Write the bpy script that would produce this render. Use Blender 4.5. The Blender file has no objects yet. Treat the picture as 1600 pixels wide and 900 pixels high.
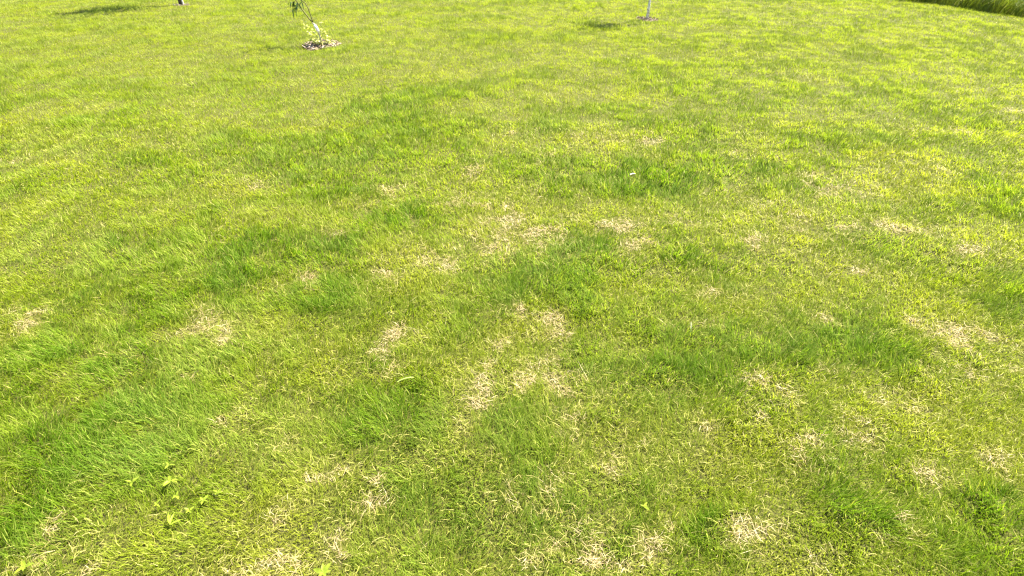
import bpy, math
import numpy as np
from mathutils import Vector, Matrix

# ------------------------------------------------------------------ camera
scn = bpy.context.scene
CAM_H, PITCH, HFOV = 1.6, 35.0, 85.0
cd = bpy.data.cameras.new('camera')
cam = bpy.data.objects.new('camera', cd)
scn.collection.objects.link(cam)
cam.location = (0, 0, CAM_H)
cam.rotation_euler = (math.radians(90 - PITCH), 0, 0)
cd.sensor_width = 36
cd.lens = 18 / math.tan(math.radians(HFOV / 2))
cd.clip_start = 0.05
cd.clip_end = 1500
scn.camera = cam

# ------------------------------------------------------------------ light
SUN_AZ = (0.77, 0.64)          # the sun stands ahead and to the right
SUN_EL = math.radians(56)
world = bpy.data.worlds.new('World')
scn.world = world
world.use_nodes = True
wn = world.node_tree
sky = wn.nodes.new('ShaderNodeTexSky')
sky.sky_type = 'NISHITA'
sky.sun_disc = False
sky.sun_elevation = SUN_EL
sky.sun_rotation = math.atan2(SUN_AZ[0], SUN_AZ[1])
bg = wn.nodes['Background']
bg.inputs['Strength'].default_value = 0.08
wn.links.new(sky.outputs[0], bg.inputs['Color'])
sd = bpy.data.lights.new('sun', 'SUN')
sd.energy = 5.0
sd.angle = math.radians(0.5)
sd.color = (1.0, 0.94, 0.78)
sun = bpy.data.objects.new('sun', sd)
scn.collection.objects.link(sun)
sdir = Vector((SUN_AZ[0] * math.cos(SUN_EL), SUN_AZ[1] * math.cos(SUN_EL), math.sin(SUN_EL))).normalized()
sun.rotation_euler = (-sdir).to_track_quat('-Z', 'Y').to_euler()
sun.location = (6, 5, 12)
vs = scn.view_settings
vs.view_transform = 'Standard'
vs.look = 'None'
vs.gamma = 1
vs.use_curve_mapping = False
vs.exposure = 2.35
scn.cycles.use_denoising = True
scn.cycles.denoising_prefilter = 'NONE'
scn.cycles.filter_width = 1.3
scn.cycles.max_bounces = 8
scn.cycles.diffuse_bounces = 4
scn.cycles.transmission_bounces = 4

rng = np.random.default_rng(7)
COL = scn.collection

# ------------------------------------------------------------------ helpers
F = 800 / math.tan(math.radians(HFOV / 2))
SP, CP = math.sin(math.radians(PITCH)), math.cos(math.radians(PITCH))

def ray(px, py):
    u, v = (px - 800) / F, (450 - py) / F
    return np.array([u, CP + v * SP, -SP + v * CP])

def gp(px, py):
    """ground point (x, y) of the lawn seen at a place of the photograph"""
    r = ray(px, py)
    t = CAM_H / -r[2]
    return r[0] * t, r[1] * t

def at(px, py, Y):
    """point on the upright plane y = Y"""
    r = ray(px, py)
    t = Y / r[1]
    return np.array([r[0] * t, Y, CAM_H + r[2] * t])

def vnoise(x, y, seed):
    r = np.random.default_rng(seed)
    T = r.random((256, 256)).astype(np.float32)
    xi, yi = np.floor(x).astype(np.int64), np.floor(y).astype(np.int64)
    fx, fy = x - xi, y - yi
    fx, fy = fx * fx * (3 - 2 * fx), fy * fy * (3 - 2 * fy)
    a, b = T[xi & 255, yi & 255], T[(xi + 1) & 255, yi & 255]
    c, d = T[xi & 255, (yi + 1) & 255], T[(xi + 1) & 255, (yi + 1) & 255]
    return (a * (1 - fx) + b * fx) * (1 - fy) + (c * (1 - fx) + d * fx) * fy

def fbm(x, y, scale, seed, octs=4):
    s, amp, tot = 0.0, 1.0, 0.0
    ca, sa = math.cos(0.6), math.sin(0.6)
    x, y = x / scale + 37.3, y / scale + 11.7
    for k in range(octs):
        s = s + amp * vnoise(x, y, seed + k)
        tot += amp
        amp *= 0.55
        x, y = 2.03 * (x * ca - y * sa), 2.03 * (x * sa + y * ca)
    return s / tot

def sstep(a, b, v):
    t = np.clip((v - a) / (b - a), 0, 1)
    return t * t * (3 - 2 * t)

def height(x, y):
    return 0.05 * (fbm(x, y, 1.3, 101, 2) - 0.5) + 0.030 * (fbm(x, y, 0.28, 131, 2) - 0.5)

def tag(o, label=None, cat=None, group=None, kind=None):
    if label: o['label'] = label
    if cat: o['category'] = cat
    if group: o['group'] = group
    if kind: o['kind'] = kind
    return o

def empty(name, loc):
    o = bpy.data.objects.new(name, None)
    o.empty_display_size = 0.1
    COL.objects.link(o)
    o.location = loc
    return o

def mesh_obj(name, me, mat, parent=None):
    o = bpy.data.objects.new(name, me)
    me.materials.append(mat)
    COL.objects.link(o)
    if parent is not None:
        o.parent = parent
        o.location = -parent.location
    return o

def py_mesh(name, verts, faces, mat, parent=None, cols=None, smooth=False):
    me = bpy.data.meshes.new(name)
    me.from_pydata([tuple(v) for v in verts], [], faces)
    if cols is not None:
        a = me.color_attributes.new('tint', 'FLOAT_COLOR', 'POINT')
        c = np.ones((len(verts), 4), np.float32)
        c[:, :3] = cols
        a.data.foreach_set('color', c.ravel())
    if smooth:
        me.polygons.foreach_set('use_smooth', [True] * len(me.polygons))
    me.update()
    return mesh_obj(name, me, mat, parent)

# ------------------------------------------------------------------ materials
def new_mat(name):
    m = bpy.data.materials.new(name)
    m.use_nodes = True
    m.node_tree.nodes.clear()
    return m, m.node_tree.nodes, m.node_tree.links

def leaf_mat(name, trans=0.52, rough=0.55, spec=0.12, warm=(1.12, 1.12, 0.50), color=None):
    """blade or leaf: glossy skin, and light that shines through from behind"""
    m, n, l = new_mat(name)
    out = n.new('ShaderNodeOutputMaterial')
    mix = n.new('ShaderNodeMixShader')
    mix.inputs[0].default_value = trans
    p = n.new('ShaderNodeBsdfPrincipled')
    p.inputs['Roughness'].default_value = rough
    p.inputs['Specular IOR Level'].default_value = spec
    t = n.new('ShaderNodeBsdfTranslucent')
    mul = n.new('ShaderNodeMix')
    mul.data_type = 'RGBA'
    mul.blend_type = 'MULTIPLY'
    mul.inputs[0].default_value = 1
    mul.inputs[7].default_value = (*warm, 1)
    if color is None:
        c = n.new('ShaderNodeAttribute')
        c.attribute_name = 'tint'
        src = c.outputs['Color']
    else:
        tc = n.new('ShaderNodeNewGeometry')
        ns = n.new('ShaderNodeTexNoise')
        ns.inputs['Scale'].default_value = 60
        l.new(tc.outputs['Position'], ns.inputs['Vector'])
        rp = n.new('ShaderNodeValToRGB')
        rp.color_ramp.elements[0].position = 0.3
        rp.color_ramp.elements[1].position = 0.7
        rp.color_ramp.elements[0].color = (*[v * 0.75 for v in color], 1)
        rp.color_ramp.elements[1].color = (*[v * 1.25 for v in color], 1)
        l.new(ns.outputs[0], rp.inputs[0])
        src = rp.outputs[0]
    l.new(src, p.inputs['Base Color'])
    l.new(src, mul.inputs[6])
    l.new(mul.outputs[2], t.inputs['Color'])
    l.new(p.outputs[0], mix.inputs[1])
    l.new(t.outputs[0], mix.inputs[2])
    l.new(mix.outputs[0], out.inputs['Surface'])
    return m

def noise_mat(name, c0, c1, scale, rough=0.9, bump=0.0, p0=0.35, p1=0.65, stretch=(1, 1, 1)):
    m, n, l = new_mat(name)
    out = n.new('ShaderNodeOutputMaterial')
    p = n.new('ShaderNodeBsdfPrincipled')
    p.inputs['Roughness'].default_value = rough
    p.inputs['Specular IOR Level'].default_value = 0.2
    g = n.new('ShaderNodeNewGeometry')
    mp = n.new('ShaderNodeMapping')
    mp.inputs['Scale'].default_value = stretch
    ns = n.new('ShaderNodeTexNoise')
    ns.inputs['Scale'].default_value = scale
    ns.inputs['Detail'].default_value = 8
    l.new(g.outputs['Position'], mp.inputs[0])
    l.new(mp.outputs[0], ns.inputs['Vector'])
    rp = n.new('ShaderNodeValToRGB')
    rp.color_ramp.elements[0].position = p0
    rp.color_ramp.elements[1].position = p1
    rp.color_ramp.elements[0].color = (*c0, 1)
    rp.color_ramp.elements[1].color = (*c1, 1)
    l.new(ns.outputs[0], rp.inputs[0])
    l.new(rp.outputs[0], p.inputs['Base Color'])
    if bump:
        b = n.new('ShaderNodeBump')
        b.inputs['Strength'].default_value = bump
        b.inputs['Distance'].default_value = 0.01
        l.new(ns.outputs[0], b.inputs['Height'])
        l.new(b.outputs[0], p.inputs['Normal'])
    l.new(p.outputs[0], out.inputs['Surface'])
    return m

M_GRASS = leaf_mat('grass_blade')
M_STRAW = leaf_mat('dead_straw', trans=0.25, rough=0.6, spec=0.25, warm=(1.0, 0.9, 0.7))
M_LONG = leaf_mat('long_grass_blade', trans=0.35)
M_LEAF = leaf_mat('sapling_leaf', trans=0.3, rough=0.35, spec=0.45)
M_WEED = leaf_mat('weed_leaf', trans=0.4, rough=0.4, color=(0.21, 0.27, 0.025))
M_GROUND = noise_mat('turf_soil', (0.022, 0.020, 0.006), (0.11, 0.115, 0.016), 130, bump=1.0)
M_SOIL = noise_mat('bare_soil', (0.05, 0.036, 0.024), (0.13, 0.10, 0.07), 60, bump=0.8)
M_BARK = noise_mat('young_bark', (0.07, 0.065, 0.018), (0.17, 0.155, 0.05), 40, rough=0.7, bump=0.3)
M_PALEBARK = noise_mat('pale_bark', (0.26, 0.22, 0.16), (0.70, 0.64, 0.52), 22, rough=0.75, bump=0.3, p0=0.36, p1=0.5, stretch=(1, 1, 2.2))
M_TAN = noise_mat('tan_bark', (0.36, 0.31, 0.17), (0.74, 0.67, 0.44), 45, rough=0.7, bump=0.3)
M_GUARD = noise_mat('trunk_wrap', (0.62, 0.52, 0.50), (0.86, 0.80, 0.76), 35, rough=0.6, bump=0.2)
M_DARKBARK = noise_mat('dark_bark', (0.05, 0.04, 0.03), (0.16, 0.13, 0.09), 30, rough=0.8, bump=0.4)
M_PETAL = leaf_mat('petal', trans=0.3, rough=0.5, warm=(1, 1, 1), color=(0.62, 0.60, 0.52))

def tint_mat(name, rough=0.85):
    m, n, l = new_mat(name)
    out = n.new('ShaderNodeOutputMaterial')
    p = n.new('ShaderNodeBsdfPrincipled')
    p.inputs['Roughness'].default_value = rough
    p.inputs['Specular IOR Level'].default_value = 0.2
    c = n.new('ShaderNodeAttribute')
    c.attribute_name = 'tint'
    l.new(c.outputs['Color'], p.inputs['Base Color'])
    l.new(p.outputs[0], out.inputs['Surface'])
    return m
M_CHIP = tint_mat('wood_chip')

# ------------------------------------------------------------------ where the lawn is dry, and where it is lush
# (place in the photograph, half sizes there, strength); turned into patches on the ground
DRY = [(612,302,20,10,.9),(400,292,20,10,.5),(705,313,22,10,.5),(760,325,35,10,.6),(785,358,34,26,.85),(855,370,40,20,.75),
 (770,390,30,14,.75),(675,406,34,12,.6),(705,412,18,14,.8),(592,437,18,14,.85),(465,437,20,12,.5),(915,345,15,8,.7),(970,355,38,13,.85),
 (985,378,28,14,.6),(1060,345,30,12,.4),(45,500,36,15,.9),(327,508,30,15,.9),(352,527,22,12,.55),(205,555,40,18,.35),
 (618,528,26,14,.85),(602,552,20,14,.85),(748,588,22,24,.9),(728,630,18,16,.95),(760,572,12,10,.7),(800,490,46,13,.5),
 (775,545,30,15,.45),(862,508,20,17,.9),(840,560,24,14,.55),(868,600,36,18,.6),(828,592,34,14,.5),(892,665,18,13,.6),
 (1120,500,9,6,.8),(1178,596,18,10,.8),(1205,615,26,14,.6),(1262,690,18,12,.85),(1248,715,28,18,.9),(1335,683,24,14,.95),
 (1395,625,24,12,.7),(1522,527,52,22,.85),(1430,500,20,9,.65),(1512,588,34,14,.65),(1467,755,24,14,.7),(1560,740,15,8,.7),
 (1415,810,20,11,.6),(852,772,36,20,.9),(805,798,14,8,.6),(908,838,24,16,.9),(932,875,30,24,.95),(1010,860,20,20,.75),(1042,845,24,14,.7),
 (1170,832,30,20,.9),(1285,875,14,8,.8),(836,878,14,20,.85),(420,885,52,22,1.0),(585,778,20,18,.85),(541,848,15,13,.9),
 (75,845,24,26,.75),(420,700,24,10,.55),(510,735,30,11,.6),(352,665,14,18,.5),(440,800,18,12,.5),(165,880,26,10,.6),(122,770,12,10,.45),
 (1300,300,58,18,.45),(1225,340,58,34,.32),(1400,360,48,11,.6),(1320,360,20,10,.55),(1340,425,24,8,.7),(1515,397,26,12,.8),
 (1150,243,24,7,.65),(1215,248,12,5,.65),(1270,280,38,9,.42),(1015,218,20,11,.65),(935,217,48,8,.42),(850,243,24,8,.55),(830,300,14,8,.65),
 (915,300,12,6,.55),(1455,265,18,9,.5),(1420,215,15,7,.5),(1575,175,13,5,.6),(745,268,20,10,.5),(795,208,12,5,.55),(560,325,16,8,.4),
 (535,358,18,8,.4),(1180,380,30,18,.45),(1110,450,30,20,.35),(1300,590,22,12,.4),(1290,500,18,10,.45),(1180,660,18,12,.45),(1105,680,14,14,.5),
 (975,735,22,14,.45),(1000,690,20,10,.35),(1345,840,22,14,.4),(1580,560,20,20,.35),(660,700,20,10,.35),(250,670,20,10,.3),
 (40,255,22,8,.35),(300,580,22,10,.35),(870,150,14,5,.4),(1490,205,20,6,.4),(1240,120,26,6,.35),(1055,120,18,5,.35)]
LUSH = [(1095,580,62,46,1.),(1075,540,50,40,.6),(620,640,56,58,1.),(560,600,40,30,.5),(640,158,44,20,.9),(705,200,34,18,.8),(645,322,80,26,.6),
 (345,405,110,36,.55),(350,430,90,22,.5),(870,650,50,36,.6),(700,790,70,56,.8),(838,695,54,40,.9),(1340,738,54,44,.9),(1545,805,44,28,.9),
 (1360,520,60,28,.7),(1020,275,50,18,.8),(900,395,34,36,.9),(1040,412,40,32,.8),(130,690,84,44,.65),(250,640,60,36,.5),(400,562,66,28,.6),
 (1010,128,30,10,.8),(870,450,60,40,.4),(960,590,50,40,.5),(920,800,40,30,.6),(560,470,60,30,.5),(180,560,80,30,.5),(540,350,60,30,.4),
 (640,860,60,36,.5),(1110,875,40,20,.4),(1480,420,40,24,.4),(720,650,20,20,.2),(215,715,30,16,.4),(40,830,30,30,.7),(1190,290,60,20,.3),
 (760,60,60,10,.5),(1180,78,40,6,.4),(560,250,40,14,.3),(1380,340,30,14,.2),(180,200,60,14,.3),(70,120,50,8,.3)]

def patches(lst):
    out = []
    for px, py, rx, ry, s in lst:
        x0, y0 = gp(px, py)
        ax, _ = gp(px + rx, py)
        _, by = gp(px, py - ry)
        _, cy = gp(px, py + ry)
        out.append((x0, y0, abs(ax - x0), abs(by - cy) / 2, s))
    return out
P_DRY, P_LUSH = patches(DRY), patches(LUSH)

def field(x, y, P, k, seed, warp=0.10):
    wx = x + warp * (fbm(x, y, 0.16, seed, 3) - 0.5) * 2
    wy = y + warp * (fbm(x, y, 0.16, seed + 9, 3) - 0.5) * 2
    v = np.zeros(len(x))
    for x0, y0, a, b, s in P:
        m = (np.abs(wx - x0) < 3 * k * a + 0.02) & (np.abs(wy - y0) < 3 * k * b + 0.02)
        i = np.nonzero(m)[0]
        if len(i):
            d2 = ((wx[i] - x0) / (a * k)) ** 2 + ((wy[i] - y0) / (b * k)) ** 2
            v[i] = np.maximum(v[i], s * np.exp(-0.5 * d2 ** 1.3))
    return v

# tree places on the ground
BASES = {'fruit': gp(503, 70), 'white': gp(1011, 30), 'far': gp(283, 7)}
RINGS = {'fruit': 0.235, 'white': 0.17, 'far': 0.14}
E0, E1 = gp(1415, 1), gp(1600, 30)          # the mown edge in front of the long grass
EDIR = np.array([E0[0] - E1[0], E0[1] - E1[1]]); EDIR /= np.linalg.norm(EDIR)
ENRM = np.array([EDIR[1], -EDIR[0]])        # points away from the lawn
def beyond_edge(x, y):
    return (x - E1[0]) * ENRM[0] + (y - E1[1]) * ENRM[1] + 0.10 * (fbm(x, y, 0.5, 701, 4) - 0.5) * 2.2

# ------------------------------------------------------------------ ground sheet
def axis(lo, hi, step, far):
    a = list(np.arange(lo, hi + 1e-6, step))
    s, v = step, hi
    right = []
    while v < far:
        s *= 1.5; v += s; right.append(v)
    s, v = step, lo
    left = []
    while v > -far:
        s *= 1.5; v -= s; left.append(v)
    return np.array(left[::-1] + a + right)
gx, gy = axis(-13, 13, 0.16, 400), axis(-1.5, 20, 0.16, 400)
GX, GY = np.meshgrid(gx, gy)
GZ = height(GX.ravel(), GY.ravel())
nx, ny = len(gx), len(gy)
gv = np.stack([GX.ravel(), GY.ravel(), GZ], 1)
ii = (np.arange(ny - 1)[:, None] * nx + np.arange(nx - 1)[None, :]).ravel()
gf = np.stack([ii, ii + 1, ii + nx + 1, ii + nx], 1)
ground = py_mesh('ground', gv, gf.tolist(), M_GROUND, smooth=True)
# where the turf is too far off to show its blades, the sheet itself has the turf's colour
ground.data.materials.append(noise_mat('far_turf', (0.065, 0.088, 0.008), (0.11, 0.128, 0.013), 2.5, bump=1.0))
fc = gv[gf].mean(1)
outside = (fc[:, 1] > 17.8) | (fc[:, 1] < 0.0) | (np.abs(fc[:, 0]) > 0.945 * (np.maximum(fc[:, 1], 0.8) * CP + CAM_H * SP) + 0.55)
ground.data.polygons.foreach_set('material_index', outside.astype(np.int32))
tag(ground, 'earth under the lawn', 'ground', kind='structure')

# ------------------------------------------------------------------ blades
def blade_arrays(root, az, h, w, th0, th1, segs, twist, sway):
    """curved strips: root (n,3), heading, length, width, lean at root and tip -> verts (n, 2*segs+1, 3)"""
    n = len(root)
    V = np.zeros((n, 2 * segs + 1, 3), np.float32)
    p = root.copy()
    for k in range(segs + 1):
        t = k / segs
        a = az + sway * t
        if k > 0:
            tm = (k - 0.5) / segs
            th = th0 + (th1 - th0) * tm
            am = az + sway * tm
            st = h / segs
            p = p + np.stack([np.cos(am) * np.sin(th) * st, np.sin(am) * np.sin(th) * st, np.cos(th) * st], 1)
        if k < segs:
            ww = w * (1 - 0.55 * t * t) * 0.5
            wv = np.stack([-np.sin(a + twist) * ww, np.cos(a + twist) * ww, np.zeros(n)], 1)
            V[:, 2 * k] = p - wv
            V[:, 2 * k + 1] = p + wv
        else:
            V[:, 2 * k] = p
    return V

class Strips:
    def __init__(s): s.V, s.C, s.L, s.S, s.n, s.lo = [], [], [], [], 0, 0
    def add(s, V, C):
        n, m, _ = V.shape
        segs = (m - 1) // 2
        base = s.n + np.arange(n)[:, None] * m
        cols = []
        for k in range(segs - 1):
            cols.append(np.array([2 * k, 2 * k + 1, 2 * k + 3, 2 * k + 2]))
        cols.append(np.array([2 * segs - 2, 2 * segs - 1, 2 * segs]))
        order = np.concatenate(cols)
        sizes = np.array([len(c) for c in cols])
        s.L.append((base + order[None, :]).ravel())
        starts = np.concatenate([[0], np.cumsum(sizes)[:-1]])
        s.S.append((s.lo + np.arange(n)[:, None] * len(order) + starts[None, :]).ravel())
        s.V.append(V.reshape(-1, 3))
        cc = np.ones((n, m, 4), np.float32)
        cc[:, :, :3] = C[:, None, :] if C.ndim == 2 else C
        s.C.append(cc.reshape(-1, 4))
        s.n += n * m
        s.lo += n * len(order)
    def build(s, name, mat, parent=None):
        V, C = np.concatenate(s.V), np.concatenate(s.C)
        L, S = np.concatenate(s.L).astype(np.int32), np.concatenate(s.S).astype(np.int32)
        me = bpy.data.meshes.new(name)
        me.vertices.add(len(V)); me.vertices.foreach_set('co', V.astype(np.float32).ravel())
        me.loops.add(len(L)); me.loops.foreach_set('vertex_index', L)
        me.polygons.add(len(S)); me.polygons.foreach_set('loop_start', S)
        a = me.color_attributes.new('tint', 'FLOAT_COLOR', 'POINT')
        a.data.foreach_set('color', C.astype(np.float32).ravel())
        me.update(calc_edges=True)
        return mesh_obj(name, me, mat, parent)

def lerp(a, b, t):
    return a + (b - a) * t[:, None]
C_YG = np.array([0.205, 0.266, 0.016])
C_LUSH = np.array([0.105, 0.195, 0.009])
C_BLUE = np.array([0.18, 0.25, 0.045])
C_YEL = np.array([0.275, 0.305, 0.022])
C_PALE = np.array([0.40, 0.42, 0.09])
C_STRAW = np.array([0.43, 0.34, 0.18])
C_TAN = np.array([0.36, 0.25, 0.12])
C_CREAM = np.array([0.56, 0.465, 0.30])

live, dead = Strips(), Strips()
#        y0    y1   density width  segs
ZONES = [(0.1, 1.5, 29000, .0021, 2), (1.5, 2.4, 23000, .0024, 2), (2.4, 3.4, 15500, .0030, 2), (3.4, 4.8, 9000, .0042, 2),
         (4.8, 6.6, 6500, .0055, 1), (6.6, 9.0, 6200, .0056, 1), (9.0, 12.5, 4600, .0065, 1), (12.5, 18.0, 450, .020, 1)]
for (y0, y1, dens, wd, segs) in ZONES:
    hw1 = 0.945 * (max(y1, 0.8) * CP + CAM_H * SP) + 0.75
    hw0 = 0.945 * (max(y0, 0.6) * CP + CAM_H * SP) + 0.75
    n = int(dens * (y1 - y0) * 2 * hw1)
    y = rng.uniform(y0, y1, n)
    x = rng.uniform(-hw1, hw1, n)
    keep = np.abs(x) < hw0 + (hw1 - hw0) * (y - y0) / (y1 - y0)
    keep &= beyond_edge(x, y) < 0.03
    for k, (bx_, by_) in BASES.items():
        r = np.hypot(x - bx_, y - by_) + 0.10 * (fbm(x, y, 0.12, 55, 2) - 0.5)
        keep &= (r > RINGS[k]) | ((rng.random(n) < 0.04) & (r > 0.05))
    x, y = x[keep], y[keep]
    n = len(x)
    dry = np.maximum(field(x, y, P_DRY, 0.74, 300), 0.34 * field(x, y, P_DRY, 1.5, 310))
    nz = fbm(x, y, 0.42, 400, 4)                 # broad mottling
    nf = fbm(x, y, 0.11, 420, 3)                 # tufts
    nb = fbm(x, y, 1.7, 440, 3)
    dry = np.clip(dry * (0.30 + 1.35 * sstep(0.30, 0.72, fbm(x, y, 0.065, 480, 3))), 0, 1)
    lush = np.clip(field(x, y, P_LUSH, 1.30, 330, 0.26) * (0.45 + 1.0 * nf) * (0.55 + 0.9 * nz) + 0.60 * sstep(0.50, 0.66, nz) * (1 - dry), 0, 1)
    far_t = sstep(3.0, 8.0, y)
    # who is dead
    pd = np.clip((0.018 + 0.72 * dry) * (1 - 0.6 * lush) + 0.05 * sstep(0.52, 0.36, nz) * (1 - lush) , 0, 0.93)
    isdead = rng.random(n) < pd
    thin = rng.random(n) < (1 - 0.35 * sstep(0.45, 0.9, dry)) * (0.80 + 0.2 * sstep(0.30, 0.5, nf))
    isdead, x, y, dry, nz, nf, nb, lush = (a[thin] for a in (isdead, x, y, dry, nz, nf, nb, lush))
    n = len(x)
    z = height(x, y) - 0.002
    root = np.stack([x, y, z], 1)
    # heading: tufts share a direction
    fa = 2 * math.pi * 2.2 * fbm(x, y, 0.22, 510, 3)
    az = fa + rng.normal(0, 0.95, n)
    hgt = 0.036 * (0.72 + 0.55 * nf) * (1 + 0.75 * lush) * (1 - 0.30 * dry) * rng.uniform(0.62, 1.25, n)
    th0 = np.abs(rng.normal(0.28, 0.20, n))
    th1 = th0 + rng.uniform(0.25, 1.35, n)
    w = wd * rng.uniform(0.6, 1.2, n) * (1 + 0.2 * lush)
    tw = rng.uniform(-0.9, 0.9, n)
    sw = rng.normal(0, 0.45, n)
    # live colours
    col = np.repeat(C_YG[None], n, 0)
    col = lerp(col, C_YEL[None], np.clip(sstep(0.50, 0.30, nz) * 0.55 + 0.35 * dry + 0.3 * sstep(0.5, 0.65, nb), 0, 0.85))
    col = lerp(col, C_LUSH[None], 0.85 * lush)
    col = lerp(col, C_BLUE[None], 0.35 * sstep(0.5, 0.7, fbm(x, y, 0.6, 610, 3)))
    col = lerp(col, C_PALE[None], (rng.random(n) < 0.14) * 0.7)
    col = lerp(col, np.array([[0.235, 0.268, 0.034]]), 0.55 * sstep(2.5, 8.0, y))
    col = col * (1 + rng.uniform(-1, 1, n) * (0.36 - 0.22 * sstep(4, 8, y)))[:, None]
    col = lerp(col, np.array([[0.37, 0.31, 0.10]]), np.clip(0.75 * dry * rng.uniform(0.2, 1.2, n), 0, 0.8))
    # dead blades lie lower, curl and are bleached
    d = isdead
    th0[d] = rng.uniform(0.5, 1.35, d.sum())
    th1[d] = rng.uniform(1.1, 2.0, d.sum())
    sw[d] = rng.normal(0, 1.0, d.sum())
    az[d] = rng.uniform(0, 2 * math.pi, d.sum())
    hgt[d] *= rng.uniform(0.7, 1.15, d.sum())
    w[d] *= 0.78
    root[d, 2] += rng.uniform(0.002, 0.016, d.sum())
    dc = lerp(np.repeat(C_STRAW[None], n, 0), C_TAN[None], rng.random(n) * 0.75)
    dc = lerp(dc, C_CREAM[None], (rng.random(n) < 0.24) * 0.85)
    dc = lerp(dc, np.array([[0.34, 0.34, 0.05]]), rng.random(n) * 0.5 * (1 - dry) + 0.5 * sstep(0.45, 0.1, dry))
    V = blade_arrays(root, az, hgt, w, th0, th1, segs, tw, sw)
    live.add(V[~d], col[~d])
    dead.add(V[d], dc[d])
    if y0 < 2.3:
        # fine low undergrowth that closes the sward
        k = int(n * 0.65)
        q = rng.integers(0, n, k)
        r2 = root[q] + np.stack([rng.normal(0, .012, k), rng.normal(0, .012, k), rng.uniform(-.001, .006, k)], 1)
        uc = lerp(col[q], C_STRAW[None] * 0.7, 0.12 + 0.6 * dry[q] * rng.random(k))
        t0 = rng.uniform(0.2, 1.3, k)
        V = blade_arrays(r2, rng.uniform(0, 6.28, k), rng.uniform(.010, .024, k), wd * rng.uniform(0.8, 1.3, k), t0, t0 + .2, 1, rng.uniform(-1, 1, k), rng.normal(0, .3, k))
        live.add(V, uc)
    # more bleached litter lying matted in the dry patches
    q = rng.choice(n, size=int(n * 0.40), replace=False)
    q = q[rng.random(len(q)) < 0.02 + 0.75 * sstep(0.25, 0.9, dry[q])]
    if len(q):
        k = len(q)
        r2 = root[q] + np.stack([rng.normal(0, .01, k), rng.normal(0, .01, k), rng.uniform(0.001, 0.022, k)], 1)
        V = blade_arrays(r2, rng.uniform(0, 6.28, k), rng.uniform(.018, .050, k), w[q] * 0.72, rng.uniform(1.1, 1.6, k),
                         rng.uniform(1.4, 1.9, k), segs, rng.uniform(-1.4, 1.4, k), rng.normal(0, 1.1, k))
        dead.add(V, dc[q])
o = live.build('lawn_grass', M_GRASS)
tag(o, 'short mown yellow-green lawn grass', 'grass', kind='stuff')
o = dead.build('dead_grass', M_STRAW)
tag(o, 'bleached straw-coloured dead grass in dry lawn patches', 'dead grass', kind='stuff')

# ------------------------------------------------------------------ long grass beyond the mown edge
lg = Strips()
for (s0, s1, w0, w1, dens, wd) in [(-4.0, 7.0, 0.0, 0.35, 3200, .007), (-4.0, 7.0, 0.35, 1.2, 1500, .008), (-4.0, 7.0, 1.2, 4.5, 420, .014)]:
    n = int(dens * (s1 - s0) * (w1 - w0))
    s, t = rng.uniform(s0, s1, n), rng.uniform(w0, w1, n)
    x = E1[0] + EDIR[0] * s + ENRM[0] * t
    y = E1[1] + EDIR[1] * s + ENRM[1] * t
    k = beyond_edge(x, y) > 0.0
    x, y, t = x[k], y[k], t[k]
    n = len(x)
    nf = fbm(x, y, 0.3, 720, 3)
    root = np.stack([x, y, height(x, y) - 0.004], 1)
    h = (0.34 + 0.30 * nf) * rng.uniform(0.6, 1.2, n) * (0.75 + 0.25 * sstep(0, 0.3, t))
    az = 2 * math.pi * 1.5 * fbm(x, y, 0.6, 730, 2) + rng.normal(0, 0.8, n)
    col = lerp(np.repeat(np.array([[0.12, 0.165, 0.016]]), n, 0), np.array([[0.22, 0.25, 0.03]]), np.clip(sstep(0.4, 0.65, nf) * 0.7 + rng.random(n) * 0.3, 0, 1))
    col = lerp(col, np.array([[0.45, 0.40, 0.20]]), (rng.random(n) < 0.05) * 0.8)
    V = blade_arrays(root, az, h, wd * rng.uniform(0.7, 1.2, n), np.abs(rng.normal(0.12, 0.1, n)), rng.uniform(0.5, 1.7, n), 4,
                     rng.uniform(-1, 1, n), rng.normal(0, 0.3, n))
    lg.add(V, col)
o = lg.build('long_grass', M_LONG)
tag(o, 'tall unmown dark green grass behind the mown lawn edge', 'long grass', kind='stuff')

# ------------------------------------------------------------------ tubes and leaves
def tube(path, radii, sides=10):
    V, Fc = [], []
    n = len(path)
    P = [Vector(p) for p in path]
    for i, p in enumerate(P):
        d = (P[min(i + 1, n - 1)] - P[max(i - 1, 0)]).normalized()
        a = d.cross(Vector((0.3, 1, 0.1))).normalized()
        b = d.cross(a)
        for k in range(sides):
            f = 2 * math.pi * k / sides
            V.append(p + (a * math.cos(f) + b * math.sin(f)) * radii[i])
    for i in range(n - 1):
        for k in range(sides):
            k2 = (k + 1) % sides
            Fc.append((i * sides + k, i * sides + k2, (i + 1) * sides + k2, (i + 1) * sides + k))
    Fc.append(tuple(range(sides))[::-1])
    Fc.append(tuple(range((n - 1) * sides, n * sides)))
    return V, Fc

def join(parts):
    V, Fc = [], []
    for v, f in parts:
        b = len(V)
        V += list(v)
        Fc += [tuple(i + b for i in q) for q in f]
    return V, Fc

def wob(a, b, n, amp):
    a, b = np.array(a, float), np.array(b, float)
    pts = [a + (b - a) * i / n for i in range(n + 1)]
    for i in range(1, n):
        pts[i] = pts[i] + rng.normal(0, amp, 3)
    return pts

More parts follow.
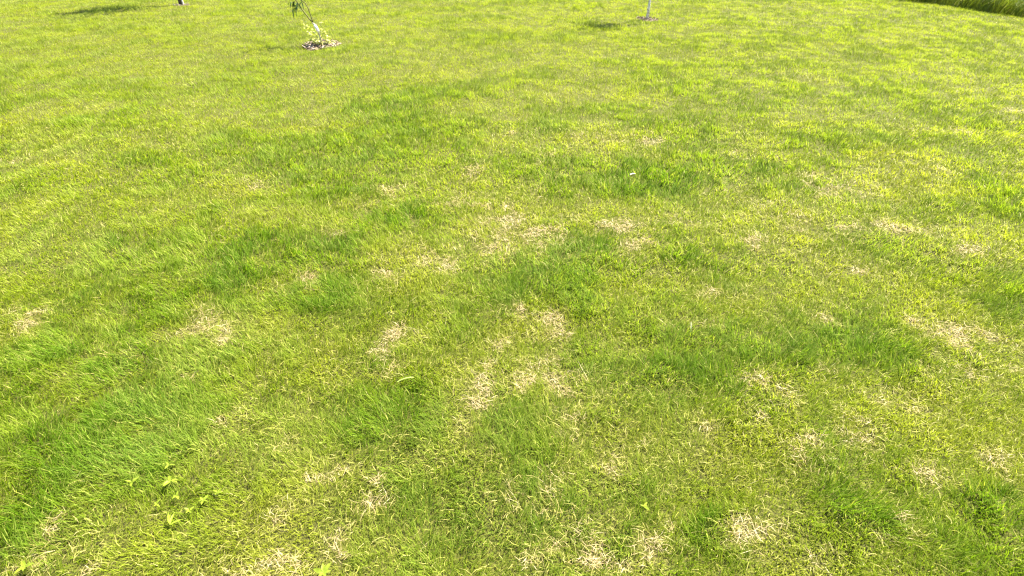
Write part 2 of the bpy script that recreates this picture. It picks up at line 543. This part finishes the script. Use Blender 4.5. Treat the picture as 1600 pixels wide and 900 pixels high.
def leaf_geo(p, d, L, W, droop):
    """a folded, pointed leaf of eight triangles"""
    p, d = Vector(p), Vector(d).normalized()
    side = d.cross(Vector((0, 0, 1)))
    if side.length < 1e-3: side = Vector((1, 0, 0))
    side.normalize()
    up = side.cross(d)
    V = []
    for t, ww in ((0, 0.05), (0.3, 0.9), (0.65, 0.75), (1, 0.0)):
        c = p + d * (L * t) + Vector((0, 0, -droop * L * t * t))
        if ww == 0:
            V.append(c)
        else:
            V += [c - side * W * ww * .5 + up * W * .16 * ww, c, c + side * W * ww * .5 + up * W * .16 * ww]
    Fc = []
    for k in range(2):
        b = 3 * k
        Fc += [(b, b + 1, b + 4, b + 3), (b + 1, b + 2, b + 5, b + 4)]
    Fc += [(6, 7, 9), (7, 8, 9)]
    return V, Fc

def crown(name, parent, twigs, per, L, W, c0, c1, droop=0.5, mat=None):
    parts, cols = [], []
    for path in twigs:
        path = [Vector(p) for p in path]
        for j in range(per):
            t = rng.uniform(0.15, 1.0) * (len(path) - 1)
            i = min(int(t), len(path) - 2)
            p = path[i].lerp(path[i + 1], t - i)
            d = Vector((rng.normal(), rng.normal(), rng.normal() * 0.5 - 0.1)) + (path[i + 1] - path[i]).normalized() * 0.6
            s = rng.uniform(0.7, 1.2)
            g = leaf_geo(p, d, L * s, W * s, droop * rng.uniform(0.2, 1.6))
            parts.append(g)
            c = np.array(c0) + (np.array(c1) - np.array(c0)) * rng.random()
            cols.append(np.repeat(c[None], len(g[0]), 0))
    V, Fc = join(parts)
    o = py_mesh(name, V, Fc, mat or M_LEAF, parent, np.concatenate(cols))
    return o

def mulch(key, label, nch, c_set, size):
    bx_, by_ = BASES[key]
    R = RINGS[key]
    root = empty('mulch_ring', (bx_, by_, float(height(np.array([bx_]), np.array([by_]))[0])))
    tag(root, label, 'mulch')
    # dished soil
    V, Fc = [], []
    N = 28
    zc = root.location.z
    V.append((bx_, by_, zc + 0.012))
    for j, (rr, dz) in enumerate(((0.4, 0.014), (0.8, 0.008), (1.12, -0.006))):
        for k in range(N):
            a = 2 * math.pi * k / N
            r = R * rr * (1 + 0.10 * math.sin(3 * a + 1) + rng.normal(0, 0.03))
            px_, py_ = bx_ + r * math.cos(a), by_ + r * math.sin(a)
            V.append((px_, py_, float(height(np.array([px_]), np.array([py_]))[0]) + dz + rng.normal(0, 0.002)))
    for k in range(N):
        k2 = (k + 1) % N
        Fc.append((0, 1 + k, 1 + k2))
        for j in range(2):
            Fc.append((1 + j * N + k, 1 + (j + 1) * N + k, 1 + (j + 1) * N + k2, 1 + j * N + k2))
    py_mesh('soil', V, Fc, M_SOIL, root, smooth=True)
    parts, cols = [], []
    for i in range(nch):
        r, a = R * math.sqrt(rng.random()) * 1.04, rng.uniform(0, 6.28)
        cx, cy = bx_ + r * math.cos(a), by_ + r * math.sin(a)
        cz = float(height(np.array([cx]), np.array([cy]))[0]) + 0.012 + rng.uniform(0, 0.016)
        l, w_, t_ = size * rng.uniform(0.5, 1.3), size * rng.uniform(0.22, 0.5), size * rng.uniform(0.08, 0.2)
        m = Matrix.Translation((cx, cy, cz)) @ Matrix.Rotation(rng.uniform(0, 6.28), 4, 'Z') @ Matrix.Rotation(rng.normal(0, 0.35), 4, 'X') @ Matrix.Rotation(rng.normal(0, 0.35), 4, 'Y')
        sh = rng.uniform(0.6, 1.0, 4)
        vv = [m @ Vector((sx * l / 2 * sh[(sy > 0) + 0], sy * w_ / 2 * sh[2 + (sx > 0)], sz * t_ / 2)) for sz in (-1, 1) for sy in (-1, 1) for sx in (-1, 1)]
        ff = [(0, 2, 3, 1), (4, 5, 7, 6), (0, 1, 5, 4), (2, 6, 7, 3), (0, 4, 6, 2), (1, 3, 7, 5)]
        parts.append((vv, ff))
        c = np.array(c_set[rng.integers(len(c_set))]) * rng.uniform(0.5, 0.95)
        cols.append(np.repeat(c[None], 8, 0))
    V, Fc = join(parts)
    ch = py_mesh('wood_chips', V, Fc, M_CHIP, root, np.concatenate(cols))
    ch['kind'] = 'stuff'

CH = [(0.46, 0.36, 0.29), (0.30, 0.21, 0.14), (0.14, 0.09, 0.06), (0.55, 0.45, 0.38), (0.09, 0.06, 0.04), (0.38, 0.30, 0.18)]
mulch('fruit', 'wide ring of pale and brown wood chips under the leaning sapling', 330, CH, 0.036)
mulch('white', 'dark soil ring with pale chips under the white-barked sapling', 120, CH[1:3] + [(0.07, 0.05, 0.03)] * 4 + [(.5, .42, .30)], 0.03)
mulch('far', 'small soil ring round the dark grey-barked sapling', 50, CH, 0.028)

# ------------------------------------------------------------------ leaning sapling
bx_, by_ = BASES['fruit']
bz = float(height(np.array([bx_]), np.array([by_]))[0])
sap = empty('leaning_sapling', (bx_, by_, bz))
tag(sap, 'thin leaning young tree with two stems, pale trunk wrap and drooping leaves', 'tree')
def A(px, py, dy=0.0): return at(px, py, by_ + dy)
base = np.array([bx_, by_, bz - 0.01])
trunk_path = [base, A(501, 60), A(498, 51), A(494.5, 44), A(490.5, 38), A(488, 35)]
V, Fc = tube(trunk_path, [.015, .011, .0105, .012, .012, .011])
py_mesh('trunk', V, Fc, M_TAN, sap, smooth=True)
V, Fc = tube([A(497.6, 50), A(496, 46.5), A(493.5, 42), A(491, 38.6)], [.0185, .020, .020, .0165], 12)
py_mesh('trunk_wrap', V, Fc, M_GUARD, sap, smooth=True)
stemA = [A(489, 36), A(483, 29), A(476, 20), A(469, 11), A(464, 3), A(459, -8, .02), A(452, -24, .03), A(447, -44, .02), A(441, -66, 0)]
stemB = [A(490, 37.5), A(487.5, 30), A(485.5, 24), A(481.5, 13), A(477, 5), A(472, 1), A(466, -8, .04), A(464, -28, .08), A(466, -54, .1)]
V, Fc = tube(stemA, [.0085, .008, .0075, .007, .0065, .006, .005, .0035, .0015])
py_mesh('stem', V, Fc, M_BARK, sap, smooth=True)
V, Fc = tube(stemB, [.007, .0065, .006, .006, .0055, .005, .004, .003, .0015])
py_mesh('stem', V, Fc, M_BARK, sap, smooth=True)
twigs, tparts = [], []
def twig(a, b, amp=.012, r=.003, n=4):
    p = wob(a, b, n, amp)
    twigs.append(p)
    tparts.append(tube(p, [r * (1 - .7 * i / n) for i in range(n + 1)], 5))
for src in (stemA, stemB):
    for i in range(6, len(src) - 1):
        for k in range(3):
            a = src[i] + (src[i + 1] - src[i]) * rng.random()
            ang = rng.uniform(0, 6.28)
            L_ = rng.uniform(.12, .26)
            twig(a, a + np.array([math.cos(ang) * L_, math.sin(ang) * L_, rng.uniform(.02, .16)]))
# the hanging tufts seen at the top of the picture
for (ax, ay, ex, ey) in ((466, 7, 461, 11), (466, 7, 456, 15), (464, 3, 452, 4), (464, 2, 466, 9), (463, 0, 457, 5), (470, 2, 474, 3)):
    twig(A(ax, ay), A(ex, ey, rng.normal(0, .02)), .004, .0022, 3)
V, Fc = join(tparts)
py_mesh('twigs', V, Fc, M_BARK, sap, smooth=True)['kind'] = 'stuff'
crown('crown', sap, twigs, 5, .070, .022, (.035, .075, .014), (.085, .14, .022), 0.9)
# leafy suckers round the foot
sk, sparts = [], []
for (ex, ey) in ((473, 32), (476, 43), (470, 27), (484, 41), (481, 50), (487, 55), (508, 50), (512, 58), (516, 63), (490, 60), (506, 44), (483, 62), (497, 62), (520, 66), (479, 36), (500, 33)):
    e = A(ex, ey, rng.normal(0, .08))
    p = wob(base + np.array([rng.normal(0, .03), rng.normal(0, .03), .005]), e, 4, .008)
    sk.append(p)
    sparts.append(tube(p, [.0022, .002, .0017, .0013, .0009], 5))
V, Fc = join(sparts)
py_mesh('sucker_stems', V, Fc, M_BARK, sap, smooth=True)
o = crown('sucker_leaves', sap, sk, 12, .044, .030, (.30, .33, .06), (.60, .60, .20), 0.4)
o['label'] = 'pale yellow-green leaves on shoots at the foot of the trunk'

# ------------------------------------------------------------------ upright saplings (crowns rise above the picture)
def upright(key, name, label, mat, r0, top, tilt, crown_c, crown_r, ntw, per):
    x0, y0 = BASES[key]
    z0 = float(height(np.array([x0]), np.array([y0]))[0])
    t = empty(name, (x0, y0, z0))
    tag(t, label, 'tree')
    pts, rr = [], []
    for i in range(11):
        f = i / 10
        pts.append((x0 + tilt[0] * f * top + .012 * math.sin(5 * f), y0 + tilt[1] * f * top, z0 - .02 + f * top))
        rr.append(r0 * (1.25 if i == 0 else 1) * (1 - .75 * f))
    V, Fc = tube(pts, rr, 12)
    py_mesh('trunk', V, Fc, mat, t, smooth=True)
    tw, parts = [], []
    cz, (rx, rz) = crown_c, crown_r
    for i in range(ntw):
        f = np.clip((cz + rng.uniform(-rz, rz) * .8) / top, 0.2, .97)
        a = np.array(pts[int(f * 10)])
        while True:
            u = rng.uniform(-1, 1, 3)
            if .3 < np.linalg.norm(u) < 1: break
        e = np.array([x0 + tilt[0] * cz + u[0] * rx, y0 + tilt[1] * cz + u[1] * rx, z0 + cz + u[2] * rz])
        p = wob(a, e, 4, .02)
        tw.append(p)
        parts.append(tube(p, [.007, .006, .0045, .003, .0015], 5))
    V, Fc = join(parts)
    py_mesh('branches', V, Fc, mat, t, smooth=True)
    crown('crown', t, tw, per, .058, .032, (.04, .08, .014), (.09, .14, .025), .5)
    return t
upright('white', 'white_barked_sapling', 'slim upright young tree with mottled whitish bark in a soil ring', M_PALEBARK, .021, 2.3, (0.0, 0.0), 1.62, (.56, .54), 55, 4)
far = upright('far', 'grey_barked_sapling', 'young tree trunk with dark grey bark and a pale stake beside it', M_DARKBARK, .03, 2.9, (-.03, 0), 1.85, (.70, .9), 100, 6)
x0, y0 = BASES['far']
V, Fc = tube([(x0 + .045, y0 - .01, -.05), (x0 + .043, y0 - .01, .55), (x0 + .04, y0, 1.1)], [.014, .014, .013], 8)
py_mesh('stake', V, Fc, noise_mat('pale_wood', (.5, .44, .34), (.72, .66, .54), 30), far)

# ------------------------------------------------------------------ broad-leaved weeds
wm = bpy.data.meshes.new('weed_leaf')
V, Fc = leaf_geo((0, 0, 0), (1, 0, 0.30), 1.0, 0.42, 0.25)
wm.from_pydata([tuple(v) for v in V], [], Fc)
wm.polygons.foreach_set('use_smooth', [True] * len(wm.polygons))
wm.materials.append(M_WEED)
def weed(px, py, nl, L, label, group, spread=6.28, a0=None):
    x, y = gp(px, py + 6)
    z = float(height(np.array([x]), np.array([y]))[0])
    t = empty('broadleaf_weed', (x, y, z + .030))
    tag(t, label, 'weed', group)
    a0 = rng.uniform(0, 6.28) if a0 is None else a0
    for i in range(nl):
        o = bpy.data.objects.new('leaf', wm)
        COL.objects.link(o)
        o.parent = t
        s = L * rng.uniform(.7, 1.15)
        o.scale = (s, s * rng.uniform(.8, 1.1) * (1 if spread > 6 else .5), s)
        o.rotation_euler = (rng.normal(0, .2), rng.normal(-.15, .2), a0 + spread * i / nl + rng.normal(0, .25))
GW = 'broad-leaved weeds in the lawn'
for (px, py, nl, L, lab) in (
        (272, 755, 5, .030, 'five-leaved bright green weed rosette beside a smaller four-leaved one'),
        (212, 757, 3, .028, 'lone three-leaved weed with rounded leaves beside lush dark grass'),
        (281, 777, 4, .021, 'small yellow-green four-leaved weed beside the five-leaved rosette'),
        (270, 732, 3, .018, 'tiny three-leaved weed at the upper end of the weed cluster'),
        (322, 785, 5, .022, 'low five-leaved weed between thin grass and a dark bare hole'),
        (507, 893, 6, .032, 'large six-leaved bright weed rosette beside the biggest straw patch'),
        (507, 694, 3, .018, 'tiny pale weed at the edge of a lush green tuft'),
        (48, 888, 5, .028, 'bright five-leaved weed beside a straw patch and dark lush grass'),
        (344, 772, 4, .018, 'tiny four-leaved weed outermost in the weed cluster'),
        (250, 790, 4, .018, 'small weed next to the long-leaved weed'),
        (300, 800, 4, .020, 'small four-leaved weed between the long-leaved weed and dry grass'),
        (1005, 792, 3, .022, 'lone three-leaved weed in grass between two straw patches')):
    weed(px, py, nl, L, lab, GW)
weed(270, 822, 3, .044, 'weed with long upright pointed leaves among the small weed rosettes', None, 2.2, 0.7)

# ------------------------------------------------------------------ loose bits lying on the lawn
def bit(name, px, py, L, W, ang, tilt, lift, mat, label, cat):
    x, y = gp(px, py)
    z = float(height(np.array([x]), np.array([y]))[0]) + lift
    V, Fc = [], []
    n = 6
    for i in range(n + 1):
        t = i / n
        ww = W * math.sin(math.pi * (0.12 + 0.80 * t)) ** .6 * .5
        cx, cz = (t - .5) * L, .10 * L * math.sin(math.pi * t)
        V += [(cx, -ww, cz + ww * .25), (cx, 0, cz), (cx, ww, cz + ww * .25)]
    for i in range(n):
        b = 3 * i
        Fc += [(b, b + 3, b + 4, b + 1), (b + 1, b + 4, b + 5, b + 2)]
    me = bpy.data.meshes.new(name)
    me.from_pydata(V, [], Fc)
    me.polygons.foreach_set('use_smooth', [True] * len(me.polygons))
    o = mesh_obj(name, me, mat)
    o.location = (x, y, z)
    o.rotation_euler = (0, -tilt, ang)
    tag(o, label, cat)
M_PALEB = leaf_mat('pale_blade', trans=.3, color=(.46, .46, .27))
M_CLIP = leaf_mat('clipping', trans=.3, color=(.30, .38, .10))
bit('grass_clipping', 635, 602, .068, .0065, .3, .1, .040, M_CLIP, 'broad pale green grass clipping lying on a lush green tuft', 'clipping')
bit('fallen_petal', 988, 278, .040, .014, .15, .05, .042, M_PETAL, 'white petal-like scrap lying on the green lawn', 'petal')
bit('pale_blade', 1077, 522, .045, .006, 1.45, .9, .036, M_PALEB, 'whitish upright dead blade standing in green grass', 'blade')
